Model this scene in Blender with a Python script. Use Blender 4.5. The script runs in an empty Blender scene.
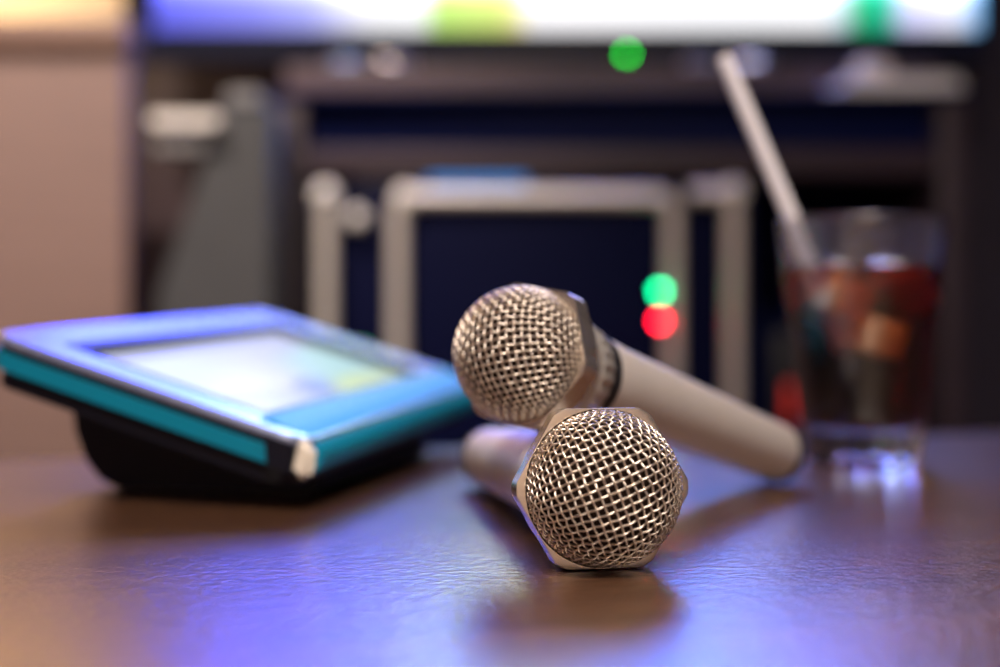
import bpy, bmesh, math, random
from mathutils import Vector, Matrix, Euler
random.seed(4)
PI = math.pi
C = bpy.context.scene.collection
sc = bpy.context.scene

# ------------------------------------------------------------------ camera
T = 0.45                      # table-top height
F = 1388.9                    # focal length in photo pixels (50 mm on 36 mm)
CAMZ = T + 0.0747
HORIZON = 318.0
def X(px, Y): return (px - 500.0) / F * Y
def Z(py, Y): return CAMZ - (py - HORIZON) / F * Y
cam = bpy.data.cameras.new('camera')
cam.lens = 50; cam.sensor_width = 36
cam.shift_y = -(333.5 - HORIZON) / 1000.0
cam.dof.use_dof = True; cam.dof.focus_distance = 0.411; cam.dof.aperture_fstop = 3.8
cam.clip_start = 0.01
camo = bpy.data.objects.new('camera', cam); C.objects.link(camo)
camo.location = (0, 0, CAMZ); camo.rotation_euler = (PI/2, 0, 0)
sc.camera = camo
sc.view_settings.view_transform = 'Standard'; sc.view_settings.look = 'None'
sc.view_settings.exposure = 0.0; sc.view_settings.gamma = 1.0
sc.view_settings.use_curve_mapping = False
sc.cycles.max_bounces = 14; sc.cycles.transmission_bounces = 14; sc.cycles.transparent_max_bounces = 12
sc.cycles.caustics_reflective = True; sc.cycles.caustics_refractive = True
sc.cycles.blur_glossy = 0.3
sc.cycles.sample_clamp_indirect = 40.0
sc.cycles.use_denoising = True
sc.cycles.denoising_input_passes = 'RGB_ALBEDO_NORMAL'; sc.cycles.denoising_prefilter = 'ACCURATE'

# ------------------------------------------------------------------ materials
def mat(name, color, rough=0.5, metal=0.0, spec=0.5, coat=0.0, **kw):
    m = bpy.data.materials.new(name); m.use_nodes = True
    b = m.node_tree.nodes['Principled BSDF']
    b.inputs['Base Color'].default_value = (*color, 1)
    b.inputs['Roughness'].default_value = rough
    b.inputs['Metallic'].default_value = metal
    b.inputs['Specular IOR Level'].default_value = spec
    b.inputs['Coat Weight'].default_value = coat
    b.inputs['Coat Roughness'].default_value = kw.get('coat_rough', 0.08)
    if 'trans' in kw: b.inputs['Transmission Weight'].default_value = kw['trans']
    if 'ior' in kw: b.inputs['IOR'].default_value = kw['ior']
    if 'var' in kw:                       # procedural colour variation
        nt = m.node_tree
        tc = nt.nodes.new('ShaderNodeTexCoord'); mp = nt.nodes.new('ShaderNodeMapping')
        mp.inputs['Scale'].default_value = kw.get('vscale', (40, 40, 40))
        n = nt.nodes.new('ShaderNodeTexNoise'); n.inputs['Scale'].default_value = 1.0
        n.inputs['Detail'].default_value = 5
        r = nt.nodes.new('ShaderNodeValToRGB')
        v = kw['var']
        r.color_ramp.elements[0].color = (*[c*(1-v) for c in color], 1); r.color_ramp.elements[0].position = .3
        r.color_ramp.elements[1].color = (*[min(1, c*(1+v)) for c in color], 1); r.color_ramp.elements[1].position = .7
        L = nt.links
        L.new(tc.outputs['Object'], mp.inputs['Vector']); L.new(mp.outputs[0], n.inputs['Vector'])
        L.new(n.outputs['Fac'], r.inputs[0]); L.new(r.outputs[0], b.inputs['Base Color'])
        if 'bump' in kw:
            bp = nt.nodes.new('ShaderNodeBump'); bp.inputs['Strength'].default_value = kw['bump']
            bp.inputs['Distance'].default_value = kw.get('bdist', 0.001)
            L.new(n.outputs['Fac'], bp.inputs['Height']); L.new(bp.outputs[0], b.inputs['Normal'])
    return m
def emis(name, color, strength):
    m = bpy.data.materials.new(name); m.use_nodes = True
    b = m.node_tree.nodes['Principled BSDF']
    b.inputs['Base Color'].default_value = (*[c*.3 for c in color], 1)
    b.inputs['Emission Color'].default_value = (*color, 1)
    b.inputs['Emission Strength'].default_value = strength
    return m

# ------------------------------------------------------------------ mesh helpers
def link(name, bm, m, parent=None, smooth=None, recalc=True):
    if recalc: bmesh.ops.recalc_face_normals(bm, faces=bm.faces[:])
    me = bpy.data.meshes.new(name); bm.to_mesh(me); bm.free()
    ms = m if isinstance(m, (list, tuple)) else [m]
    for k in ms: me.materials.append(k)
    if smooth is not None:
        for p in me.polygons: p.use_smooth = True
        me.set_sharp_from_angle(angle=math.radians(smooth))
    o = bpy.data.objects.new(name, me); C.objects.link(o)
    if parent: o.parent = parent
    return o
def thing(name, label, cat, loc=(0, 0, 0), rot=(0, 0, 0), group=None):
    o = bpy.data.objects.new(name, None); o.empty_display_size = .02; C.objects.link(o)
    o.location = loc; o.rotation_euler = rot
    return tag(o, label, cat, group)
def tag(o, label, cat, group=None):
    o['label'] = label; o['category'] = cat
    if group: o['group'] = group
    return o
def struct(o): o['kind'] = 'structure'; return o
def box(bm, x0, x1, y0, y1, z0, z1, bevel=0.0, seg=2):
    r = bmesh.ops.create_cube(bm, size=1)
    vs = r['verts']
    for v in vs:
        v.co = Vector(((x0+x1)/2 + v.co.x*(x1-x0), (y0+y1)/2 + v.co.y*(y1-y0), (z0+z1)/2 + v.co.z*(z1-z0)))
    if bevel:
        es = list({e for v in vs for e in v.link_edges})
        bmesh.ops.bevel(bm, geom=es, offset=bevel, segments=seg, affect='EDGES', profile=.5)
def bxo(name, m, dims, parent=None, bevel=0.0, seg=2):
    bm = bmesh.new(); box(bm, *dims, bevel=bevel, seg=seg)
    return link(name, bm, m, parent, 35 if bevel else None)
def lathe(bm, prof, n=64, mtx=None, closed=False):
    """prof: (r,z) list revolved about z; r==0 ends close the surface"""
    rings = []
    for r, z in prof:
        if r <= 1e-9: rings.append([bm.verts.new((0, 0, z))])
        else: rings.append([bm.verts.new((r*math.cos(2*PI*k/n), r*math.sin(2*PI*k/n), z)) for k in range(n)])
    pairs = list(zip(rings, rings[1:]))
    if closed: pairs.append((rings[-1], rings[0]))
    for a, b in pairs:
        for k in range(n):
            k2 = (k+1) % n
            if len(a) == 1 and len(b) == 1: continue
            if len(a) == 1: bm.faces.new((a[0], b[k], b[k2]))
            elif len(b) == 1: bm.faces.new((a[k], a[k2], b[0]))
            else: bm.faces.new((a[k], a[k2], b[k2], b[k]))
    if mtx:
        for ring in rings:
            for v in ring: v.co = mtx @ v.co
def sweep(bm, pts, r, n=10, cap=True, closed=False):
    """round tube along pts"""
    P = [Vector(p) for p in pts]; N = len(P); rings = []
    up = None
    for i in range(N):
        t = (P[(i+1) % N]-P[i-1]) if closed else (P[min(i+1, N-1)]-P[max(i-1, 0)])
        t.normalize()
        if up is None:
            up = Vector((0, 0, 1)) if abs(t.z) < .9 else Vector((1, 0, 0))
        s = t.cross(up).normalized(); up = s.cross(t).normalized()
        rr = r[i] if isinstance(r, (list, tuple)) else r
        rings.append([bm.verts.new(P[i] + rr*(math.cos(2*PI*k/n)*s + math.sin(2*PI*k/n)*up)) for k in range(n)])
    rng = range(N) if closed else range(N-1)
    for i in rng:
        a, b = rings[i], rings[(i+1) % N]
        for k in range(n): bm.faces.new((a[k], a[(k+1) % n], b[(k+1) % n], b[k]))
    if cap and not closed:
        bm.faces.new(rings[0][::-1]); bm.faces.new(rings[-1])
def prism(bm, poly, lo, hi, frame):
    """poly: 2-D outline extruded from lo to hi; frame(a, b, t) -> point"""
    A = [bm.verts.new(frame(a, b, lo)) for a, b in poly]
    B = [bm.verts.new(frame(a, b, hi)) for a, b in poly]
    bm.faces.new(A[::-1]); bm.faces.new(B)
    n = len(poly)
    for k in range(n): bm.faces.new((A[k], A[(k+1) % n], B[(k+1) % n], B[k]))
def rrect(x0, x1, y0, y1, r, seg=6):
    out = []
    for cx, cy, a0 in ((x1-r, y1-r, 0), (x0+r, y1-r, 90), (x0+r, y0+r, 180), (x1-r, y0+r, 270)):
        for k in range(seg+1):
            a = math.radians(a0 + 90*k/seg); out.append((cx+r*math.cos(a), cy+r*math.sin(a)))
    return out

# ------------------------------------------------------------------ palette
M = {}
M['silver'] = mat('champagne_silver_paint', (.70, .64, .60), .42, .4, var=.03, vscale=(300, 300, 300))
M['ring'] = mat('polished_nickel', (.74, .66, .58), .25, .92)
M['wire'] = mat('grille_wire', (.82, .73, .64), .4, 1.0)
M['foam'] = mat('windscreen_foam', (.022, .013, .010), .95, 0, .1, var=.4, vscale=(900, 900, 900))
M['knurl'] = mat('neck_metal', (.66, .62, .57), .34, .7)
M['rubber'] = mat('black_rubber', (.012, .012, .016), .5)
M['blackplastic'] = mat('black_plastic', (.008, .008, .015), .4, 0, .2)
M['teal'] = mat('teal_plastic', (.0, .19, .31), .35, 0, .4)
M['lip'] = mat('bright_teal_plastic', (.0, .27, .42), .45, 0, .4)
M['tabframe'] = mat('pale_metallic_blue_frame', (.46, .55, .86), .22, .75)
M['tabcap'] = mat('pale_cream_plastic', (.75, .69, .6), .35)
M['bezel'] = mat('dark_bezel', (.03, .028, .04), .3)
M['riser'] = mat('tv_lit_walnut', (.085, .055, .066), .5, 0, .4, var=.2, vscale=(6, 40, 60))  # cabinet walnut lightened for television light falling on the riser
M['cabwood'] = mat('dark_walnut_cabinet', (.042, .026, .037), .5, 0, .3, var=.2, vscale=(6, 40, 60))
M['navy'] = mat('navy_black_recess', (.002, .005, .045), .6, 0, .08)
M['amp'] = mat('black_blue_enamel', (.0018, .003, .024), .6, 0, .05)
M['chrome'] = mat('brushed_steel', (.78, .73, .69), .34, .5)
M['tvplastic'] = mat('tv_black_plastic', (.008, .010, .028), .35, 0, .15)
M['grey'] = mat('grey_coating', (.05, .052, .058), .6, var=.06, vscale=(20, 20, 20))
M['palegrey'] = mat('pale_grey_cap', (.2, .2, .21), .5)
M['panel'] = mat('brown_wall_laminate', (.235, .152, .132), .6, 0, .3, var=.07, vscale=(3, 3, 60))
M['trim'] = mat('dark_brown_trim', (.24, .14, .105), .5)
M['doorm'] = mat('dark_mauve_door', (.05, .03, .036), .55, var=.1, vscale=(4, 40, 4))
M['wall'] = mat('dark_plum_wall', (.03, .022, .04), .8, var=.1, vscale=(8, 8, 8))
M['cream'] = mat('cream_wall_paint', (.75, .6, .42), .85, var=.03, vscale=(10, 10, 10))
M['ceil'] = mat('ceiling_paint', (.55, .47, .4), .9)
M['carpet'] = mat('dark_carpet', (.05, .035, .035), .95, 0, .1, var=.4, vscale=(200, 200, 200))
M['paper'] = mat('white_paper', (.8, .8, .82), .7)
M['card'] = mat('cream_card', (.75, .66, .5), .7)
M['straw'] = mat('pale_straw_plastic', (.78, .76, .82), .4)

# table wood: dark glossy walnut with fine grain streaks
def wood_table():
    m = bpy.data.materials.new('varnished_walnut'); m.use_nodes = True
    nt = m.node_tree; L = nt.links; b = nt.nodes['Principled BSDF']
    tc = nt.nodes.new('ShaderNodeTexCoord')
    def noise(scale, detail=4, rough=.6):
        mp = nt.nodes.new('ShaderNodeMapping'); mp.inputs['Scale'].default_value = scale
        n = nt.nodes.new('ShaderNodeTexNoise'); n.inputs['Scale'].default_value = 1
        n.inputs['Detail'].default_value = detail; n.inputs['Roughness'].default_value = rough
        L.new(tc.outputs['Object'], mp.inputs[0]); L.new(mp.outputs[0], n.inputs['Vector']); return n
    a = noise((5, 60, 60)); f = noise((230, 430, 230), 2.5)
    r = nt.nodes.new('ShaderNodeValToRGB')
    r.color_ramp.elements[0].color = (.070, .030, .015, 1); r.color_ramp.elements[0].position = .3
    r.color_ramp.elements[1].color = (.15, .066, .030, 1); r.color_ramp.elements[1].position = .75
    L.new(a.outputs['Fac'], r.inputs[0])
    r2 = nt.nodes.new('ShaderNodeValToRGB')
    r2.color_ramp.elements[0].color = (.62, .62, .62, 1); r2.color_ramp.elements[0].position = .38
    r2.color_ramp.elements[1].color = (1, 1, 1, 1); r2.color_ramp.elements[1].position = .55
    L.new(f.outputs['Fac'], r2.inputs[0])
    mx = nt.nodes.new('ShaderNodeMix'); mx.data_type = 'RGBA'; mx.blend_type = 'MULTIPLY'
    mx.inputs[0].default_value = 1
    L.new(r.outputs[0], mx.inputs[6]); L.new(r2.outputs[0], mx.inputs[7]); L.new(mx.outputs[2], b.inputs['Base Color'])
    bp = nt.nodes.new('ShaderNodeBump'); bp.inputs['Strength'].default_value = .7; bp.inputs['Distance'].default_value = .0006
    L.new(f.outputs['Fac'], bp.inputs['Height']); L.new(bp.outputs[0], b.inputs['Normal']); L.new(bp.outputs[0], b.inputs['Coat Normal'])
    b.inputs['Roughness'].default_value = .28
    b.inputs['Specular IOR Level'].default_value = .6
    b.inputs['Coat Weight'].default_value = .8; b.inputs['Coat IOR'].default_value = 1.65; b.inputs['Coat Roughness'].default_value = .28
    return m
M['table'] = wood_table()

# ------------------------------------------------------------------ room shell
RX0, RX1, RY0, RY1, RH = -1.6, 1.6, -1.6, 2.35, 2.4
struct(bxo('floor', M['carpet'], (RX0-.1, RX1+.1, RY0-.1, RY1+.1, -.1, 0)))
struct(bxo('ceiling', M['ceil'], (RX0-.1, RX1+.1, RY0-.1, RY1+.1, RH, RH+.1)))
struct(bxo('wall_back', M['wall'], (RX0, RX1, RY1, RY1+.1, 0, RH)))
struct(bxo('wall_left', M['panel'], (RX0-.1, RX0, RY0, RY1, 0, RH)))
struct(bxo('wall_right', M['wall'], (RX1, RX1+.1, RY0, RY1, 0, RH)))
struct(bxo('wall_front', M['cream'], (RX0, RX1, RY0-.1, RY0, 0, RH)))

# half-height brown partition at the left, with a ledge and a warm-lit niche above
YP = 1.92
pz = Z(50, YP)
struct(bxo('trim_1', M['panel'], (RX0, X(126, YP), YP, YP+.05, 0, pz), bevel=.004))
struct(bxo('trim_2', M['trim'], (RX0, X(130, YP), YP-.02, YP+.07, pz, Z(20, YP)), bevel=.004))
struct(bxo('trim_3', M['cream'], (RX0, X(122, RY1-.16), RY1-.16, RY1, Z(30, RY1-.16), RH)))

# door at the back beside the partition
door = struct(bxo('door_1', M['doorm'], (X(133, 2.3)-.02, X(310, 2.3), 2.31, 2.35, .01, 2.0), bevel=.004))
# ------------------------------------------------------------------ grey pedestal
YG = 1.70
t = thing('pedestal_stand', 'tapered grey pedestal with a paler cap and white lever bar, between brown partition and rack', 'stand', (X(225, YG), YG, 0))
loc = t.location
bm = bmesh.new()
poly = [(x, z) for x, z in [(X(158, YG), 0.0), (X(158, YG), Z(292, YG)), (X(172, YG), Z(255, YG)), (X(192, YG), Z(200, YG)),
        (X(218, YG), Z(112, YG)), (X(226, YG), Z(104, YG)), (X(268, YG), Z(104, YG)), (X(270, YG), Z(110, YG)), (X(270, YG), 0.0)]]
prism(bm, poly, YG, YG+.15, lambda a, b, y: Vector((a, y, b)) - loc)
bmesh.ops.bevel(bm, geom=bm.edges[:], offset=.004, segments=2, affect='EDGES')
link('body', bm, M['grey'], t, 35)
bm = bmesh.new()
prism(bm, rrect(X(226, YG), X(262, YG), Z(104, YG), Z(90, YG), .008), YG-.005, YG+.145, lambda a, b, y: Vector((a, y, b)) - loc)
link('cap', bm, M['palegrey'], t, 35)
M['white'] = mat('lever_glint_white', (.88, .84, .8), .3)  # door lever moved to the pedestal, white in place of its lamp glint
bm = bmesh.new(); prism(bm, rrect(X(156, YG), X(224, YG), Z(129, YG), Z(117, YG), .006), YG-.03, YG+.02, lambda a, b, y: Vector((a, y, b)) - loc)
o = link('lever_bar', bm, M['white'], t, 35); o['label'] = 'white bar sticking out to the left'
bm = bmesh.new(); prism(bm, rrect(X(156, YG), X(208, YG), Z(152, YG), Z(141, YG), .005), YG-.015, YG+.03, lambda a, b, y: Vector((a, y, b)) - loc)
box(bm, X(196, YG)-loc.x, X(206, YG)-loc.x, -.01, .02, Z(146, YG), Z(124, YG))
link('bracket', bm, M['palegrey'], t, 35)

# ------------------------------------------------------------------ TV rack
YC = 1.86; YB = 2.29
t = thing('rack_cabinet', 'dark wooden rack with open shelves under the television', 'cabinet', (X(615, YC), YC, 0))
loc = t.location
def cb(name, m, x0, x1, y0, y1, z0, z1, bev=.003):
    return bxo(name, m, (x0-loc.x, x1-loc.x, y0-loc.y, y1-loc.y, z0-loc.z, z1-loc.z), t, bev)
cl, cr = X(272, YC), X(966, YC)
ztop = Z(92, YC)
cb('side_panel', M['cabwood'], cl, X(303, YC), YC, YB, 0, Z(99, YC))
cb('side_panel', M['cabwood'], X(940, YC), cr, YC, YB, 0, Z(99, YC))
cb('top_board', M['navy'], cl-.004, cr+.004, YC-.01, YB, Z(99, YC), ztop)
cb('riser_board', M['riser'], X(285, 2.0), X(940, 2.0), 2.0, YB, ztop, Z(66, 2.0))
cb('shelf_board', M['cabwood'], X(303, YC), X(940, YC), YC+.01, YB-.012, Z(174, YC), Z(147, YC))
cb('bay_shade_sheet', M['navy'], X(303, YC), X(940, YC), YC+.035, YC+.05, Z(147, YC)+.001, Z(99, YC)-.001)  # dark sheet added across the open bay for its navy shade
cb('bottom_board', M['cabwood'], X(303, YC), X(940, YC), YC+.01, YB-.012, .05, .08)
cb('back_panel', M['navy'], X(303, YC), X(940, YC), YB-.012, YB, .05, Z(99, YC), .001)

# ------------------------------------------------------------------ karaoke amplifier in the rack
YA = 1.80
t = thing('amplifier', 'dark navy amplifier with silver front frame and posts, inside the lower bay of the rack', 'amplifier', (X(530, YA), YA, .08))
loc = t.location
def tr(p): return Vector(p) - loc
ax0, ax1 = X(306, YA), X(756, YA)
za1 = Z(184, YA)
bxo('body', M['amp'], (ax0-loc.x, ax1-loc.x, .03, .34, 0.0, Z(186, YA)-loc.z), t, .004)
M['glint_white'] = mat('glint_white_cap', (.9, .87, .83), .2)  # white caps added in place of the lamp's glints on the steel
zf1, zf0 = Z(197, YA), .13
pts = rrect(X(398, YA), X(672, YA), zf0, zf1, .02, 6)
bm = bmesh.new(); sweep(bm, [tr((a, YA, b)) for a, b in pts], .0118, 14, closed=True); fr = link('front_frame', bm, M['chrome'], t, 50)
bm = bmesh.new(); bmesh.ops.create_uvsphere(bm, u_segments=24, v_segments=14, radius=.0165, matrix=Matrix.Translation(tr((X(406, YA), YA-.002, Z(198, YA)))))
link('corner_cap', bm, M['glint_white'], fr, 60)  # ball added as the glint on the frame corner
bxo('front_panel', M['amp'], (X(398, YA)-loc.x, X(672, YA)-loc.x, .012, .032, zf0-loc.z, zf1-loc.z), t, .002)
for px, zt in ((326, Z(196, YA)), (733, Z(193, YA))):
    bm = bmesh.new()
    sweep(bm, [tr((X(px, YA), YA, .1)), tr((X(px, YA), YA, zt))], .0118, 16)
    bmesh.ops.create_uvsphere(bm, u_segments=20, v_segments=12, radius=.012, matrix=Matrix.Translation(tr((X(px, YA), YA, zt))))
    po = link('post', bm, M['chrome'], t, 40)
    bm = bmesh.new(); bmesh.ops.create_uvsphere(bm, u_segments=24, v_segments=14, radius=.0165, matrix=Matrix.Translation(tr((X(px, YA), YA-.002, zt+.001))))
    link('post_glint', bm, M['glint_white'], po, 60)
bm = bmesh.new(); sweep(bm, [tr((X(690, YA), YA+.004, Z(193, YA))), tr((X(733, YA), YA+.004, Z(193, YA)))], .012, 14); link('crossbar', bm, M['chrome'], t, 40)
bm = bmesh.new()
sweep(bm, [tr((X(357, YA), YA+.034, Z(218, YA))), tr((X(357, YA), YA+.0, Z(218, YA)))], [.013, .012], 24)
bmesh.ops.create_uvsphere(bm, u_segments=24, v_segments=14, radius=.0135, matrix=Matrix.Translation(tr((X(357, YA), YA, Z(218, YA)))))
link('knob_glint', bm, M['glint_white'], t, 40)
for nm, px, py, col in (('green_indicator', 660, 291, (0, 1, .38)), ('red_indicator', 660, 321, (1, .005, .03))):
    bm = bmesh.new(); bmesh.ops.create_uvsphere(bm, u_segments=16, v_segments=8, radius=.0048, matrix=Matrix.Translation(tr((X(px, YA-.022), YA-.022, Z(py, YA-.022)))))
    o = link(nm, bm, emis(nm+'_light', col, 20 if 'green' in nm else 34), t, 60); o['label'] = nm.replace('_', ' ')+' light'
    bm = bmesh.new(); sweep(bm, [tr((X(px, YA-.022), YA-.019, Z(py, YA-.022))), tr((X(px, YA-.022), YA-.002, Z(py, YA-.022)))], .0055, 12)
    link('indicator_socket', bm, M['rubber'], o, 40)
bm = bmesh.new(); bmesh.ops.create_uvsphere(bm, u_segments=12, v_segments=8, radius=.004, matrix=Matrix.Translation(tr((X(360, YA), YA+.026, Z(350, YA)))))
o = link('standby_indicator', bm, emis('standby_green', (0, 1, .3), 3), t, 60); o['label'] = 'small green standby light'
# blue glow added on the amplifier for television light spilling there
t = thing('spill_glow_strip', 'dark slab with a blue strip added for television spill, on top of the amplifier', 'glow_strip', (X(480, YA), YA+.05, Z(186, YA)))
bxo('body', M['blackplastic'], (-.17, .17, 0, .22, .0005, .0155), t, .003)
bxo('glow', emis('blue_spill_light', (.01, .2, .6), 1.0), (-.07, .06, -.002, .002, .004, .016), t)

# red-lit switch behind the glass
YS = 1.9
t = thing('power_strip', 'black power strip with a red glowing switch, beside the amplifier in the rack', 'power strip', (X(790, YS), YS, .08))
zs = Z(398, YS)-.08
bxo('body', M['blackplastic'], (-.022, .022, 0, .04, 0.0, zs+.09), t, .004)
bxo('switch', emis('red_switch', (1, .03, .015), .45), (-.005, .005, -.004, .003, zs-.03, zs+.02), t, .002)

# ------------------------------------------------------------------ television
YT = 2.08
t = thing('television', 'large flat television glowing blue and white, on the rack', 'television', (X(560, YT), YT, Z(66, 2.0)))
loc = t.location
x0, x1 = X(134, YT), X(990, YT); zb = Z(60, YT); zt = zb + .74
sx0, sx1, sz0, sz1 = X(154, YT), X(981, YT), Z(31, YT), zt-.025
bm = bmesh.new()
out = rrect(x0, x1, zb, zt, .008, 4); inn = rrect(sx0, sx1, sz0, sz1, .001, 4)
def L3(p, y): return Vector((p[0]-loc.x, y, p[1]-loc.z))
n = len(out)
of = [bm.verts.new(L3(p, 0)) for p in out]; inf = [bm.verts.new(L3(p, 0)) for p in inn]
inb = [bm.verts.new(L3(p, .006)) for p in inn]; ob = [bm.verts.new(L3(p, .04)) for p in out]
for k in range(n):
    j = (k+1) % n
    bm.faces.new((of[k], of[j], inf[j], inf[k])); bm.faces.new((inf[k], inf[j], inb[j], inb[k])); bm.faces.new((of[k], ob[k], ob[j], of[j]))
bm.faces.new(inb); bm.faces.new(ob)
link('housing', bm, M['tvplastic'], t, 35)
def tv_mat():
    m = bpy.data.materials.new('television_picture'); m.use_nodes = True
    nt = m.node_tree; L = nt.links; b = nt.nodes['Principled BSDF']
    tc = nt.nodes.new('ShaderNodeTexCoord'); sp = nt.nodes.new('ShaderNodeSeparateXYZ')
    L.new(tc.outputs['Generated'], sp.inputs[0])
    def ramp(stops, src, interp='LINEAR'):
        r = nt.nodes.new('ShaderNodeValToRGB'); e = r.color_ramp.elements; r.color_ramp.interpolation = interp
        while len(e) < len(stops): e.new(.5)
        for k, (p, c) in enumerate(sorted(stops, key=lambda s: s[0])):
            e[k].position = p; e[k].color = (*c, 1)
        L.new(src, r.inputs[0]); return r
    low = ramp([(0, (.10, .11, .8)), (.12, (.22, .23, .85)), (.19, (.36, .38, .9)), (.26, (.9, .9, .95)), (.325, (.9, .92, .95)),
                (.34, (.42, .75, .12)), (.42, (.55, .7, .12)), (.44, (.85, .75, .3)), (.455, (.9, .9, .95)), (.81, (.95, .95, .98)),
                (.835, (.5, .7, .8)), (.85, (.01, .45, .16)), (.89, (.01, .45, .3)), (.905, (.6, .6, .95)), (.97, (.85, .85, 1)), (1, (.1, .45, .9))], sp.outputs['X'])
    up = ramp([(0, (.05, .07, .8)), (.15, (.06, .09, .85)), (.3, (.04, .12, .9)), (.36, (.3, .5, .4)), (.44, (.5, .5, .35)), (.52, (.08, .16, .95)),
               (.64, (.03, .20, 1.0)), (.70, (.10, .2, 1.0)), (.77, (.10, .13, .62)), (.84, (.12, .11, .5)), (.91, (.07, .05, .10)), (1, (.06, .04, .05))], sp.outputs['X'])
    mr = nt.nodes.new('ShaderNodeMapRange'); mr.interpolation_type = 'SMOOTHSTEP'
    mr.inputs['From Min'].default_value = .05; mr.inputs['From Max'].default_value = .2
    n_ = nt.nodes.new('ShaderNodeTexNoise'); n_.inputs['Scale'].default_value = 2.2
    L.new(tc.outputs['Generated'], n_.inputs['Vector'])
    L.new(sp.outputs['Z'], mr.inputs['Value'])
    mx = nt.nodes.new('ShaderNodeMix'); mx.data_type = 'RGBA'
    L.new(mr.outputs[0], mx.inputs[0]); L.new(low.outputs[0], mx.inputs[6]); L.new(up.outputs[0], mx.inputs[7])
    b.inputs['Base Color'].default_value = (.01, .01, .01, 1); b.inputs['Roughness'].default_value = .25
    sm = nt.nodes.new('ShaderNodeMapRange'); L.new(mr.outputs[0], sm.inputs['Value'])
    sm.inputs['To Min'].default_value = 1.15; sm.inputs['To Max'].default_value = TV_STRENGTH
    L.new(mx.outputs[2], b.inputs['Emission Color']); L.new(sm.outputs[0], b.inputs['Emission Strength'])
    return m
TV_STRENGTH = 15.5
bxo('screen', tv_mat(), (sx0-loc.x, sx1-loc.x, .0015, .0055, sz0-loc.z, sz1-loc.z), t)
M['foot'] = mat('glossy_steel_foot', (.75, .8, .95), .3, 1.0)
for pc in (372, 722):
    bm = bmesh.new(); zz = zb - loc.z
    for s in (-1, 1):
        px = X(pc + s*38, YT) - loc.x; pm = X(pc + s*5, YT) - loc.x
        sweep(bm, [(pm, .012, zz+.004), ((px+pm)/2, .0, zz*.5+.004), (px, -.045, .010)], [.010, .010, .010], 12)
    link('foot', bm, M['foot'], t, 40)
bm = bmesh.new(); bmesh.ops.create_uvsphere(bm, u_segments=16, v_segments=8, radius=.0052, matrix=Matrix.Translation((X(627, YT)-loc.x, -.001, Z(54, YT)-loc.z)))
o = link('power_indicator', bm, emis('tv_green', (0.0, .62, .03), 15), t, 60); o['label'] = 'green power light'

# papers and a small card box on the rack top
YPp = 1.93
t = thing('paper_stack', 'untidy stack of white papers at the right end of the rack top', 'papers', (X(890, YPp), YPp, ztop))
for k, (dx, r, w) in enumerate(((0, .03, .165), (.006, -.05, .16), (-.004, .08, .16), (.003, -.02, .15))):
    bm = bmesh.new(); box(bm, -w/2+dx, w/2+dx, -.055, .055, .0005+k*.006, .0060+k*.006)
    bmesh.ops.rotate(bm, verts=bm.verts[:], cent=(0, 0, 0), matrix=Matrix.Rotation(r, 3, 'Z'))
    link('sheet', bm, M['paper'], t)
bm = bmesh.new(); box(bm, -.022, .022, -.015, .015, .0001, .03, .004)
o = link('card_box', bm, M['card'], None, 35); o.location = (X(872, YPp), YPp, ztop+.0246); o.rotation_euler = (0, 0, .3)
tag(o, 'small cream card box lying on the white papers', 'box')

# ------------------------------------------------------------------ table
ang = math.atan2(.165, .53)
t = thing('table', 'dark brown varnished wooden table under the microphones', 'table', (.012+.13, .815-.44, 0), (0, 0, ang))
# far edge passes through (-.24,.74) and (.29,.905): place the top in local axes with far edge at +y
mw = Matrix.Translation(t.location) @ Matrix.Rotation(ang, 4, 'Z')
fe = (mw.inverted() @ Vector((.03, .822, 0))).y
bm = bmesh.new(); box(bm, -.8, .8, fe-.95, fe, T-.035, T, .003, 2); link('tabletop', bm, M['table'], t, 35)
bm = bmesh.new(); box(bm, -.72, .72, fe-.87, fe-.08, T-.095, T-.0355); link('apron', bm, M['trim'], t)
for sx in (-.69, .69):
    for sy in (fe-.84, fe-.11):
        bm = bmesh.new(); lathe(bm, [(0, 0), (.02, 0), (.03, T-.1), (.03, T-.0355), (0, T-.0355)], 20)
        bmesh.ops.translate(bm, verts=bm.verts[:], vec=(sx, sy, 0)); link('leg', bm, M['trim'], t, 40)

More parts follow.
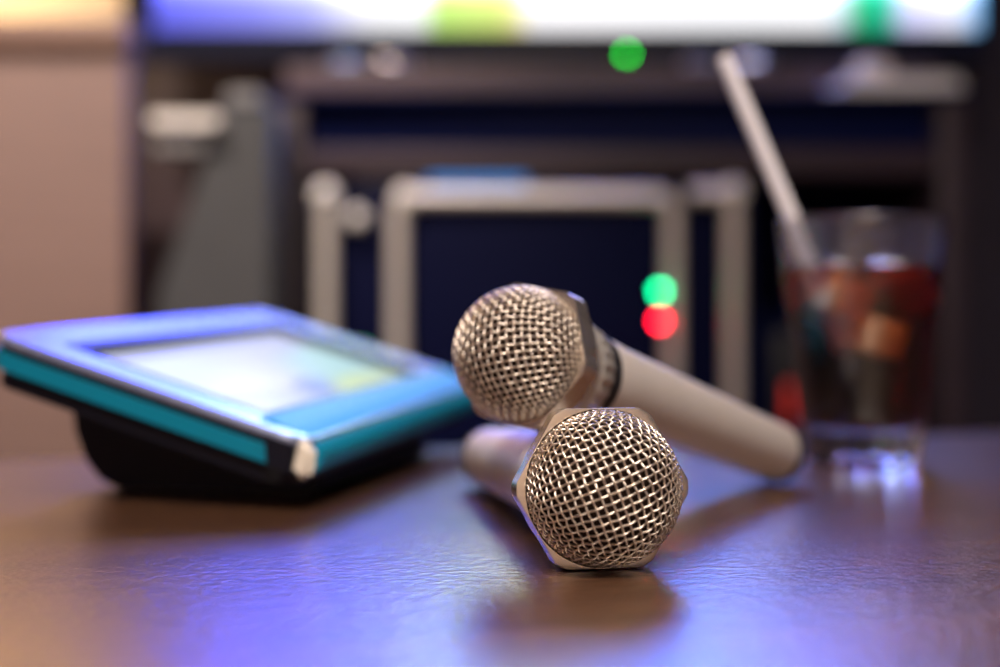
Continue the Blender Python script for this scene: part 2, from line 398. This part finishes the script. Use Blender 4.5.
# ------------------------------------------------------------------ microphones
LB = .205           # ball centre from the tail
RB = .0234          # ball radius
LR = LB - .0048     # ring middle
HF = .0237          # ring half width across flats
def build_mic():
    t = thing('microphone', '', 'microphone')
    # handle
    bm = bmesh.new()
    lathe(bm, [(0, .0035), (.0127, .0035), (.01305, .006), (.0134, .03), (.0148, .09), (.0159, .150), (.0169, .1655), (.0165, .168), (0, .168)], 72)
    link('handle', bm, M['silver'], t, 30)
    bm = bmesh.new()
    lathe(bm, [(0, .0), (.0100, .0), (.0120, .0008), (.0132, .0028), (.01345, .0078), (.0130, .0085), (0, .0085)], 64)
    link('end_cap', bm, M['rubber'], t, 35)
    # neck: black band, ridged collar
    bm = bmesh.new(); lathe(bm, [(0, .1665), (.0166, .1665), (.0174, .1675), (.0174, .1735), (.0166, .1745), (0, .1745)], 64)
    link('band', bm, M['rubber'], t, 35)
    bm = bmesh.new(); n = 96; rings = []
    for z, r, rid in ((.1725, .0165, 0), (.1735, .0177, .0), (.1742, .0181, .0004), (.1805, .0188, .0004), (.1812, .0188, 0), (.183, .0183, 0), (.187, .0196, 0), (.1925, .0202, 0)):
        rings.append([bm.verts.new(((r+(rid if k % 4 < 2 else -rid))*math.cos(2*PI*k/n), (r+(rid if k % 4 < 2 else -rid))*math.sin(2*PI*k/n), z)) for k in range(n)])
    for a, b in zip(rings, rings[1:]):
        for k in range(n): bm.faces.new((a[k], a[(k+1) % n], b[(k+1) % n], b[k]))
    bm.faces.new(rings[0]); bm.faces.new(rings[-1])
    link('neck_collar', bm, M['knurl'], t, 30)
    # hexagonal ring
    bm = bmesh.new(); n = 144
    def hexr(a, lim):
        s = PI/3; d = ((a - PI/6) % s); d = min(d, s-d) if False else abs(((a - PI/6 + s/2) % s) - s/2)
        return min(HF/math.cos(d), lim)
    rows = [(-.0068, lambda a: .0200), (-.0055, lambda a: min(hexr(a, 1), .0237)), (-.0035, lambda a: hexr(a, .0264)),
            (.0025, lambda a: hexr(a, .0264)), (.0041, lambda a: hexr(a, .0262)), (.0042, lambda a: hexr(a, .0262)-.0003),
            (.0042, lambda a: .0236), (.0036, lambda a: .0233), (-.0035, lambda a: .0233), (-.0068, lambda a: .0195)]
    rings = [[bm.verts.new((f(2*PI*k/n)*math.cos(2*PI*k/n), f(2*PI*k/n)*math.sin(2*PI*k/n), LR+z)) for k in range(n)] for z, f in rows]
    for a, b in zip(rings, rings[1:]+rings[:1]):
        for k in range(n): bm.faces.new((a[k], a[(k+1) % n], b[(k+1) % n], b[k]))
    link('hexagonal_ring', bm, M['ring'], t, 28)
    # woven wire grille
    s = .00262; amp = .00034; wr = .00033; thmax = math.radians(99); rot = math.radians(22)
    Rm = RB - amp - wr
    nw = int(thmax*RB/s); ns = 6
    bm = bmesh.new()
    for fam in (0, 1):
        for i in range(-nw, nw+1):
            c0 = (i+.5)*s
            half = math.sqrt(max(0, (thmax*RB)**2 - c0*c0))
            if half < s: continue
            steps = int(2*half/(s/4)); rings = []
            def pos(v):
                o = amp*math.cos(PI*(v-s/2)/s)*(1 if i % 2 == 0 else -1)*(1 if fam == 0 else -1)
                a, b = (c0, v) if fam == 0 else (v, c0)
                u_ = a*math.cos(rot)-b*math.sin(rot); w_ = a*math.sin(rot)+b*math.cos(rot)
                r = math.hypot(u_, w_); th = r/RB
                d = Vector((u_/r*math.sin(th), w_/r*math.sin(th), math.cos(th)))
                return d, d*(Rm+o)
            for q in range(steps+1):
                v = -half + 2*half*q/steps
                d, p = pos(v); tng = (pos(v+1e-5)[1]-pos(v-1e-5)[1]).normalized()
                bn = tng.cross(d).normalized(); nn = bn.cross(tng)
                rings.append([bm.verts.new(p + wr*(math.cos(2*PI*k/ns)*bn + math.sin(2*PI*k/ns)*nn) + Vector((0, 0, LB))) for k in range(ns)])
            for a, b in zip(rings, rings[1:]):
                for k in range(ns): bm.faces.new((a[k], a[(k+1) % ns], b[(k+1) % ns], b[k]))
    link('grille', bm, M['wire'], t, 180, recalc=False)
    bm = bmesh.new()
    prof = [(0, LB-.0115), (.0165, LB-.0115)]
    for k in range(0, 21):
        a = math.radians(-30 + 120*k/20); prof.append((max(0, (RB-.0022)*math.cos(a)), LB+(RB-.0022)*math.sin(a)))
    prof[-1] = (0, LB+RB-.0022)
    lathe(bm, prof, 48); link('foam', bm, M['foam'], t, 60)
    return t
def pose_mic(t, tail, head, roll):
    a = (Vector(head)-Vector(tail)).normalized()
    up = Vector((0, 0, 1)); y = (up - a*up.dot(a)).normalized(); x = y.cross(a)
    R = Matrix((x, y, a)).transposed() @ Matrix.Rotation(roll, 3, 'Z')
    t.location = tail; t.rotation_euler = R.to_euler()
def copy_tree(o, parent=None):
    c = o.copy(); C.objects.link(c)
    if parent: c.parent = parent
    for ch in o.children: copy_tree(ch, c)
    return c
bpy.context.view_layer.update()
mic = build_mic()
mic['label'] = 'silver microphone facing the viewer, lower of the crossed pair, its hexagonal ring on the table'
mic2 = copy_tree(mic)
mic2['label'] = 'silver microphone lying across the other, its wire head raised and turned left'
def tail_for(head, tx_ratio, z_tail):
    # tail centre along a given image column so that the length is LB
    lo, hi = head[1], head[1]+LB
    for _ in range(60):
        y = (lo+hi)/2; p = Vector((tx_ratio*y, y, z_tail))
        if (p-Vector(head)).length > LB: hi = y
        else: lo = y
    return p
hd1 = (.0308, .4115, T+.0242); tl1 = tail_for(hd1, (489-500)/F, T+.01315)
pose_mic(mic, tl1, hd1, 0)
hd2 = (.0072, .470, T+.0625); tl2 = tail_for(hd2, (781-500)/F, T+.0128)
pose_mic(mic2, tl2, hd2, math.radians(-9))
mic['group'] = mic2['group'] = 'crossed karaoke microphones'

# ------------------------------------------------------------------ karaoke remote tablet
W, LT = .278, .1425
yaw, pit, rol = .233, .300, .037
N0 = Vector((-.0739, .53, T+.0258))
uh = Vector((math.sin(yaw), math.cos(yaw), 0)); u = uh*math.cos(rol) + Vector((0, 0, math.sin(rol))); v0 = Vector((-math.cos(yaw), math.sin(yaw), 0))
n0 = u.cross(v0); n0 = n0 if n0.z > 0 else -n0
v = v0*math.cos(pit) + n0*math.sin(pit); nrm = u.cross(v); nrm = nrm if nrm.z > 0 else -nrm
g0 = Vector((N0.x, N0.y, T))                 # ground point below the near corner
t = thing('tablet_remote', 'teal and black touch-screen song tablet propped on its wedge base, left of the microphones', 'tablet', g0)
def tp(a, b, c): return (N0 - g0) + u*a + v*b + nrm*c      # tablet axes: along long side, up the slope, off the face
def slab(name, m, a0, a1, b0, b1, c0, c1, r=.012, bev=.0, par=None, holes=None):
    bm = bmesh.new(); prism(bm, rrect(a0, a1, b0, b1, r, 8), c0, c1, tp)
    if bev:
        es = [e for e in bm.edges if abs(e.calc_face_angle(0)) > 1.2]
        bmesh.ops.bevel(bm, geom=es, offset=bev, segments=3, affect='EDGES')
    return link(name, bm, m, par or t, 35)
slab('back_shell', M['blackplastic'], .003, W-.003, .004, LT-.003, -.0190, -.0108, .014, .003)
slab('teal_band', M['teal'], 0, W, .0, LT, -.0115, -.0047, .012, .001)
# top frame with an opening for the screen
sa0, sa1, sb0, sb1 = .021, W-.03, .027, LT-.022
bm = bmesh.new()
out = rrect(0, W, 0, LT, .012, 8); out2 = rrect(.0012, W-.0012, .0012, LT-.0012, .011, 8); inn = rrect(sa0, sa1, sb0, sb1, .003, 8); inn2 = rrect(sa0+.002, sa1-.002, sb0+.002, sb1-.002, .003, 8)
rows = [(out, -.0014), (out, .0006), (out2, .0018), (inn, .0018), (inn2, -.0036)]
vr = [[bm.verts.new(tp(a, b, c)) for a, b in o_] for o_, c in rows]
for A, B in zip(vr, vr[1:]):
    for k in range(len(A)): bm.faces.new((A[k], A[(k+1) % len(A)], B[(k+1) % len(A)], B[k]))
link('frame', bm, M['tabframe'], t, 30)
bm = bmesh.new()
o1 = rrect(.001, W-.001, .001, LT-.001, .012, 8); o2 = rrect(sa0-.001, sa1+.001, sb0-.001, sb1+.001, .003, 8)
rows = [(o1, -.0048), (o1, -.0010), (o2, -.0010), (o2, -.0048)]
vr = [[bm.verts.new(tp(a, b, c)) for a, b in o_] for o_, c in rows]
for A, B in zip(vr, vr[1:]+vr[:1]):
    for k in range(len(A)): bm.faces.new((A[k], A[(k+1) % len(A)], B[(k+1) % len(B)], B[k]))
link('black_band', bm, M['blackplastic'], t, 30)
# front lip: teal sloping strip along the low long side
bm = bmesh.new()
prof = [(-.0005, -.0122), (-.0035, -.0105), (-.0042, -.006), (-.0026, -.0016), (.002, .0018), (.020, .0030), (.0245, .0026), (.0245, -.001), (.010, -.006), (.004, -.0122)]
prism(bm, prof, .010, W-.008, lambda b, c, a: tp(a, b, c)); link('front_lip', bm, M['lip'], t, 50)
# pale caps at the two low corners
bm = bmesh.new()
prism(bm, [(-.0048, -.0125), (-.0052, -.004), (-.003, .0010), (.001, .0022), (.0035, .0022), (.0025, -.0125)], -.0022, .0042, lambda b, c, a: tp(a, b, c))
bmesh.ops.bevel(bm, geom=bm.edges[:], offset=.0022, segments=3, affect='EDGES')
o = link('corner_cap', bm, M['tabcap'], t, 40); o['label'] = 'pale cream corner cap'
# black corner block between the teal stripe and the cap, on the short side
bm = bmesh.new()
prism(bm, [(.003, -.012), (.004, -.001), (.017, -.001), (.013, -.012)], -.0012, .02, lambda b, c, a: tp(a, b, c)); link('corner_block', bm, M['blackplastic'], t)
bm = bmesh.new()
o1 = rrect(sa0-.0008, sa1+.0008, sb0-.0008, sb1+.0008, .003, 8); o2 = rrect(sa0+.0015, sa1-.0045, sb0+.0015, sb1-.0045, .002, 8)
rows = [(o1, -.0036), (o1, .0021), (o2, .0021), (o2, -.0036)]
vr = [[bm.verts.new(tp(a, b, c)) for a, b in o_] for o_, c in rows]
for A, B in zip(vr, vr[1:]+vr[:1]):
    for k in range(len(A)): bm.faces.new((A[k], A[(k+1) % len(A)], B[(k+1) % len(A)], B[k]))
link('screen_shadow_rim', bm, M['bezel'], t, 30)  # dark ring stands in for the frame's shadow, wider on far and right
# inner bezel, screen
slab('bezel', M['bezel'], sa0+.0005, sa1-.0005, sb0+.0005, sb1-.0005, -.0046, -.0036, .003)
def tab_screen():
    m = bpy.data.materials.new('tablet_picture'); m.use_nodes = True
    nt = m.node_tree; L = nt.links; b = nt.nodes['Principled BSDF']
    at = nt.nodes.new('ShaderNodeUVMap'); at.uv_map = 'uv'
    sp = nt.nodes.new('ShaderNodeSeparateXYZ'); L.new(at.outputs[0], sp.inputs[0])
    def mix(f, a, c):
        x = nt.nodes.new('ShaderNodeMix'); x.data_type = 'RGBA'
        L.new(f, x.inputs[0])
        if isinstance(a, tuple): x.inputs[6].default_value = (*a, 1)
        else: L.new(a, x.inputs[6])
        x.inputs[7].default_value = (*c, 1); return x.outputs[2]
    def blob(cx, cy, rx, ry, soft=.5):
        mp = nt.nodes.new('ShaderNodeMapping'); mp.vector_type = 'POINT'
        mp.inputs['Location'].default_value = (-cx/rx, -cy/ry, 0); mp.inputs['Scale'].default_value = (1/rx, 1/ry, 1)
        L.new(at.outputs[0], mp.inputs[0])
        ln = nt.nodes.new('ShaderNodeVectorMath'); ln.operation = 'LENGTH'; L.new(mp.outputs[0], ln.inputs[0])
        r = nt.nodes.new('ShaderNodeMapRange'); r.interpolation_type = 'SMOOTHSTEP'
        r.inputs['From Min'].default_value = 1; r.inputs['From Max'].default_value = soft
        L.new(ln.outputs['Value'], r.inputs['Value']); return r.outputs[0]
    c = mix(sp.outputs['Y'], (.60, .62, 1.0), (.72, .76, 1.0))
    for bl, col in ((blob(.12, .1, .5, .30), (.36, .38, .95)), (blob(.52, .22, .16, .16), (.22, .28, .92)), (blob(.95, .35, .5, .45), (.55, .85, .95)),
                    (blob(.75, .12, .28, .2), (.75, .9, .6)), (blob(.92, .55, .22, .2), (.6, .9, .95))):
        c = mix(bl, c, col)
    b.inputs['Base Color'].default_value = (.02, .02, .02, 1); b.inputs['Roughness'].default_value = .12
    L.new(c, b.inputs['Emission Color']); b.inputs['Emission Strength'].default_value = .8
    return m
scr = slab('screen', tab_screen(), sa0+.003, sa1-.003, sb0+.003, sb1-.003, -.0038, -.0031, .001)
uvl = scr.data.uv_layers.new(name='uv')
for lp in scr.data.loops:
    p = scr.data.vertices[lp.vertex_index].co - (N0-g0)
    uvl.data[lp.index].uv = ((p.dot(u)-sa0)/(sa1-sa0), (p.dot(v)-sb0)/(sb1-sb0))
# wedge base on the table
bm = bmesh.new()
cp, sp_ = math.cos(pit), math.sin(pit)
h0 = N0.z - T
def under(b, c): return (b*cp - c*sp_, h0 + b*sp_ + c*cp)       # slope coords -> (horizontal, height)
prof = [(.014, None), (.014, .003), (.020, 0), (.108, 0), (.117, .004), (.124, .012), (.129, .024), (.132, None)]
for lo, hi in ((.054, W-.066),):
    ends = []
    for tt in (lo, hi):
        ring = []
        for a, b in prof:
            if b is None:
                p = tp(tt, a/cp*.97, -.0165)
            else: p = uh*tt + v0*a + Vector((0, 0, b))
            ring.append(bm.verts.new(p))
        ends.append(ring)
    A, B = ends
    bm.faces.new(A); bm.faces.new(B[::-1])
    for k in range(len(A)): bm.faces.new((A[k], A[(k+1) % len(A)], B[(k+1) % len(A)], B[k]))
bmesh.ops.bevel(bm, geom=[e for e in bm.edges if e.calc_face_angle(0) > .6], offset=.003, segments=3, affect='EDGES')
link('wedge_base', bm, M['blackplastic'], t, 40)

# ------------------------------------------------------------------ drink
GX, GY = .1865, .715
GH = .1248
glassm = bpy.data.materials.new('clear_glass'); glassm.use_nodes = True
b = glassm.node_tree.nodes['Principled BSDF']
b.inputs['Transmission Weight'].default_value = 1; b.inputs['Roughness'].default_value = .16; b.inputs['IOR'].default_value = 1.5
b.inputs['Base Color'].default_value = (.97, .98, 1, 1)
ro = lambda z: .0285 + (.0430-.0285)*(z/GH)**.9
bm = bmesh.new()
prof = [(0, .0065), (.012, .0055), (.020, .0020), (.024, 0.0), (.0265, .0006), (.0285, .003)]
for k in range(1, 15): z = .003 + (GH-.003)*k/14; prof.append((ro(z), z))
prof += [(ro(GH)-.0006, GH+.0008), (ro(GH)-.0016, GH+.0006)]
for k in range(0, 13):
    z = GH - (GH-.022)*k/12; prof.append((ro(z)-.0046, z))
prof += [(.0238, .0195), (.019, .018), (0, .0178)]
lathe(bm, prof, 96)
# heavy moulded foot: shallow flutes around the base
for vtx in bm.verts:
    if vtx.co.z < .03 and math.hypot(vtx.co.x, vtx.co.y) > .027:
        a = math.atan2(vtx.co.y, vtx.co.x); f = 1 - .12*max(0, 1-vtx.co.z/.03)*(.5+.5*math.cos(12*a)); vtx.co.x *= f; vtx.co.y *= f
o = link('drinking_glass', bm, glassm, None, 50); o.location = (GX, GY, T)
tag(o, 'clear tumbler of cola with ice, on the table at the right', 'glass')
LV = .101
cola = bpy.data.materials.new('cola'); cola.use_nodes = True
nt = cola.node_tree; b = nt.nodes['Principled BSDF']
b.inputs['Transmission Weight'].default_value = 1; b.inputs['Roughness'].default_value = 0; b.inputs['IOR'].default_value = 1.33
b.inputs['Base Color'].default_value = (1, 1, 1, 1)
va = nt.nodes.new('ShaderNodeVolumeAbsorption'); va.inputs['Color'].default_value = (.82, .42, .02, 1); va.inputs['Density'].default_value = 300
nt.links.new(va.outputs[0], nt.nodes['Material Output'].inputs['Volume'])
bm = bmesh.new()
prof = [(0, .0175), (.0193, .0178), (.0241, .0193)]
for k in range(12, -1, -1):
    z = GH - (GH-.022)*k/12
    if z < LV-.001: prof.append((ro(z)-.0043, z))
prof += [(ro(LV)-.0043, LV), (ro(LV)-.0072, LV-.0008), (0, LV-.001)]
lathe(bm, prof, 96)
o = link('cola_drink', bm, cola, None, 50); o.location = (GX, GY, T); tag(o, 'dark brown cola filling the tumbler', 'drink')
icem = mat('cloudy_ice', (.95, .96, 1), .12, 0, .5, trans=.05, ior=1.31)
ice = [((-.0135, -.013, .087), (.3, .5, .2), 'pale ice cube floating at the left under the straw', .0118), ((.0, -.0165, .067), (.25, .2, .5), 'amber-looking ice cube in the middle of the cola', .0115),
       ((.014, .004, .089), (.2, .9, .5), 'ice cube floating at the right of the cola surface', .0125), ((-.006, .018, .088), (1.1, .4, .3), 'ice cube at the back of the tumbler', .012)]
for p, r, lab, h in ice:
    bm = bmesh.new(); box(bm, -h, h, -h, h, -h*.85, h*.85, .0035, 3)
    for vtx in bm.verts: vtx.co += Vector((random.uniform(-1, 1), random.uniform(-1, 1), random.uniform(-1, 1)))*.0003
    o = link('ice_cube', bm, icem, None, 60); o.location = Vector((GX, GY, T))+Vector(p); o.rotation_euler = r
    tag(o, lab, 'ice', 'ice cubes in the cola')
# straw: hollow tube leaning left
YSt = GY-.012
top = Vector((X(723, YSt-.004), YSt-.004, Z(57, YSt))); bot = Vector((X(803, YSt), YSt, Z(245, YSt)))
d = (bot-top).normalized(); end = bot + d*.058
bm = bmesh.new()
Q = d.to_track_quat('Z', 'Y').to_matrix().to_4x4(); Lg = (end-top).length
lathe(bm, [(.0039, 0), (.0039, Lg), (.0033, Lg), (.0033, 0)], 24, Q, closed=True)
o = link('drinking_straw', bm, M['straw'], None, 40); o.location = top
tag(o, 'pale plastic straw leaning left out of the cola glass', 'straw')

# ------------------------------------------------------------------ light
def area(name, loc, rot, sx, sy, e, col):
    l = bpy.data.lights.new(name, 'AREA'); l.shape = 'RECTANGLE'; l.size = sx; l.size_y = sy; l.energy = e; l.color = col
    o = bpy.data.objects.new(name, l); C.objects.link(o); o.location = loc; o.rotation_euler = rot; return o
def spot(name, loc, target, e, col, ang, rad, blend=.5):
    l = bpy.data.lights.new(name, 'SPOT'); l.energy = e; l.color = col; l.spot_size = math.radians(ang); l.spot_blend = blend; l.shadow_soft_size = rad
    o = bpy.data.objects.new(name, l); C.objects.link(o); o.location = loc
    o.rotation_euler = (Vector(target)-Vector(loc)).to_track_quat('-Z', 'Y').to_euler(); return o
area('warm_key_lamp', (.1, -.35, 1.75), (0, 0, 0), .6, .5, 44, (1, .86, .74))  # unseen warm key light, set low so the background stays darker
spot('downlight', (-.72, .4, 2.25), (-.55, 1.9, .42), 235, (1, .84, .72), 42, .03, .9)
area('cove_lamp', (-1.14, 2.06, Z(20, YP)-.01), (math.radians(125), 0, 0), .9, .05, 2.4, (1, .72, .42))
area('added_niche_light', (-1.14, 1.98, 1.85), (math.radians(60), 0, 0), .95, .1, 22, (1, .72, .42))  # added lamp in mid-air, warms the niche wall for the table's orange reflection
w = bpy.data.worlds.new('world'); w.use_nodes = True; sc.world = w
w.node_tree.nodes['Background'].inputs[0].default_value = (.02, .02, .03, 1); w.node_tree.nodes['Background'].inputs[1].default_value = .3
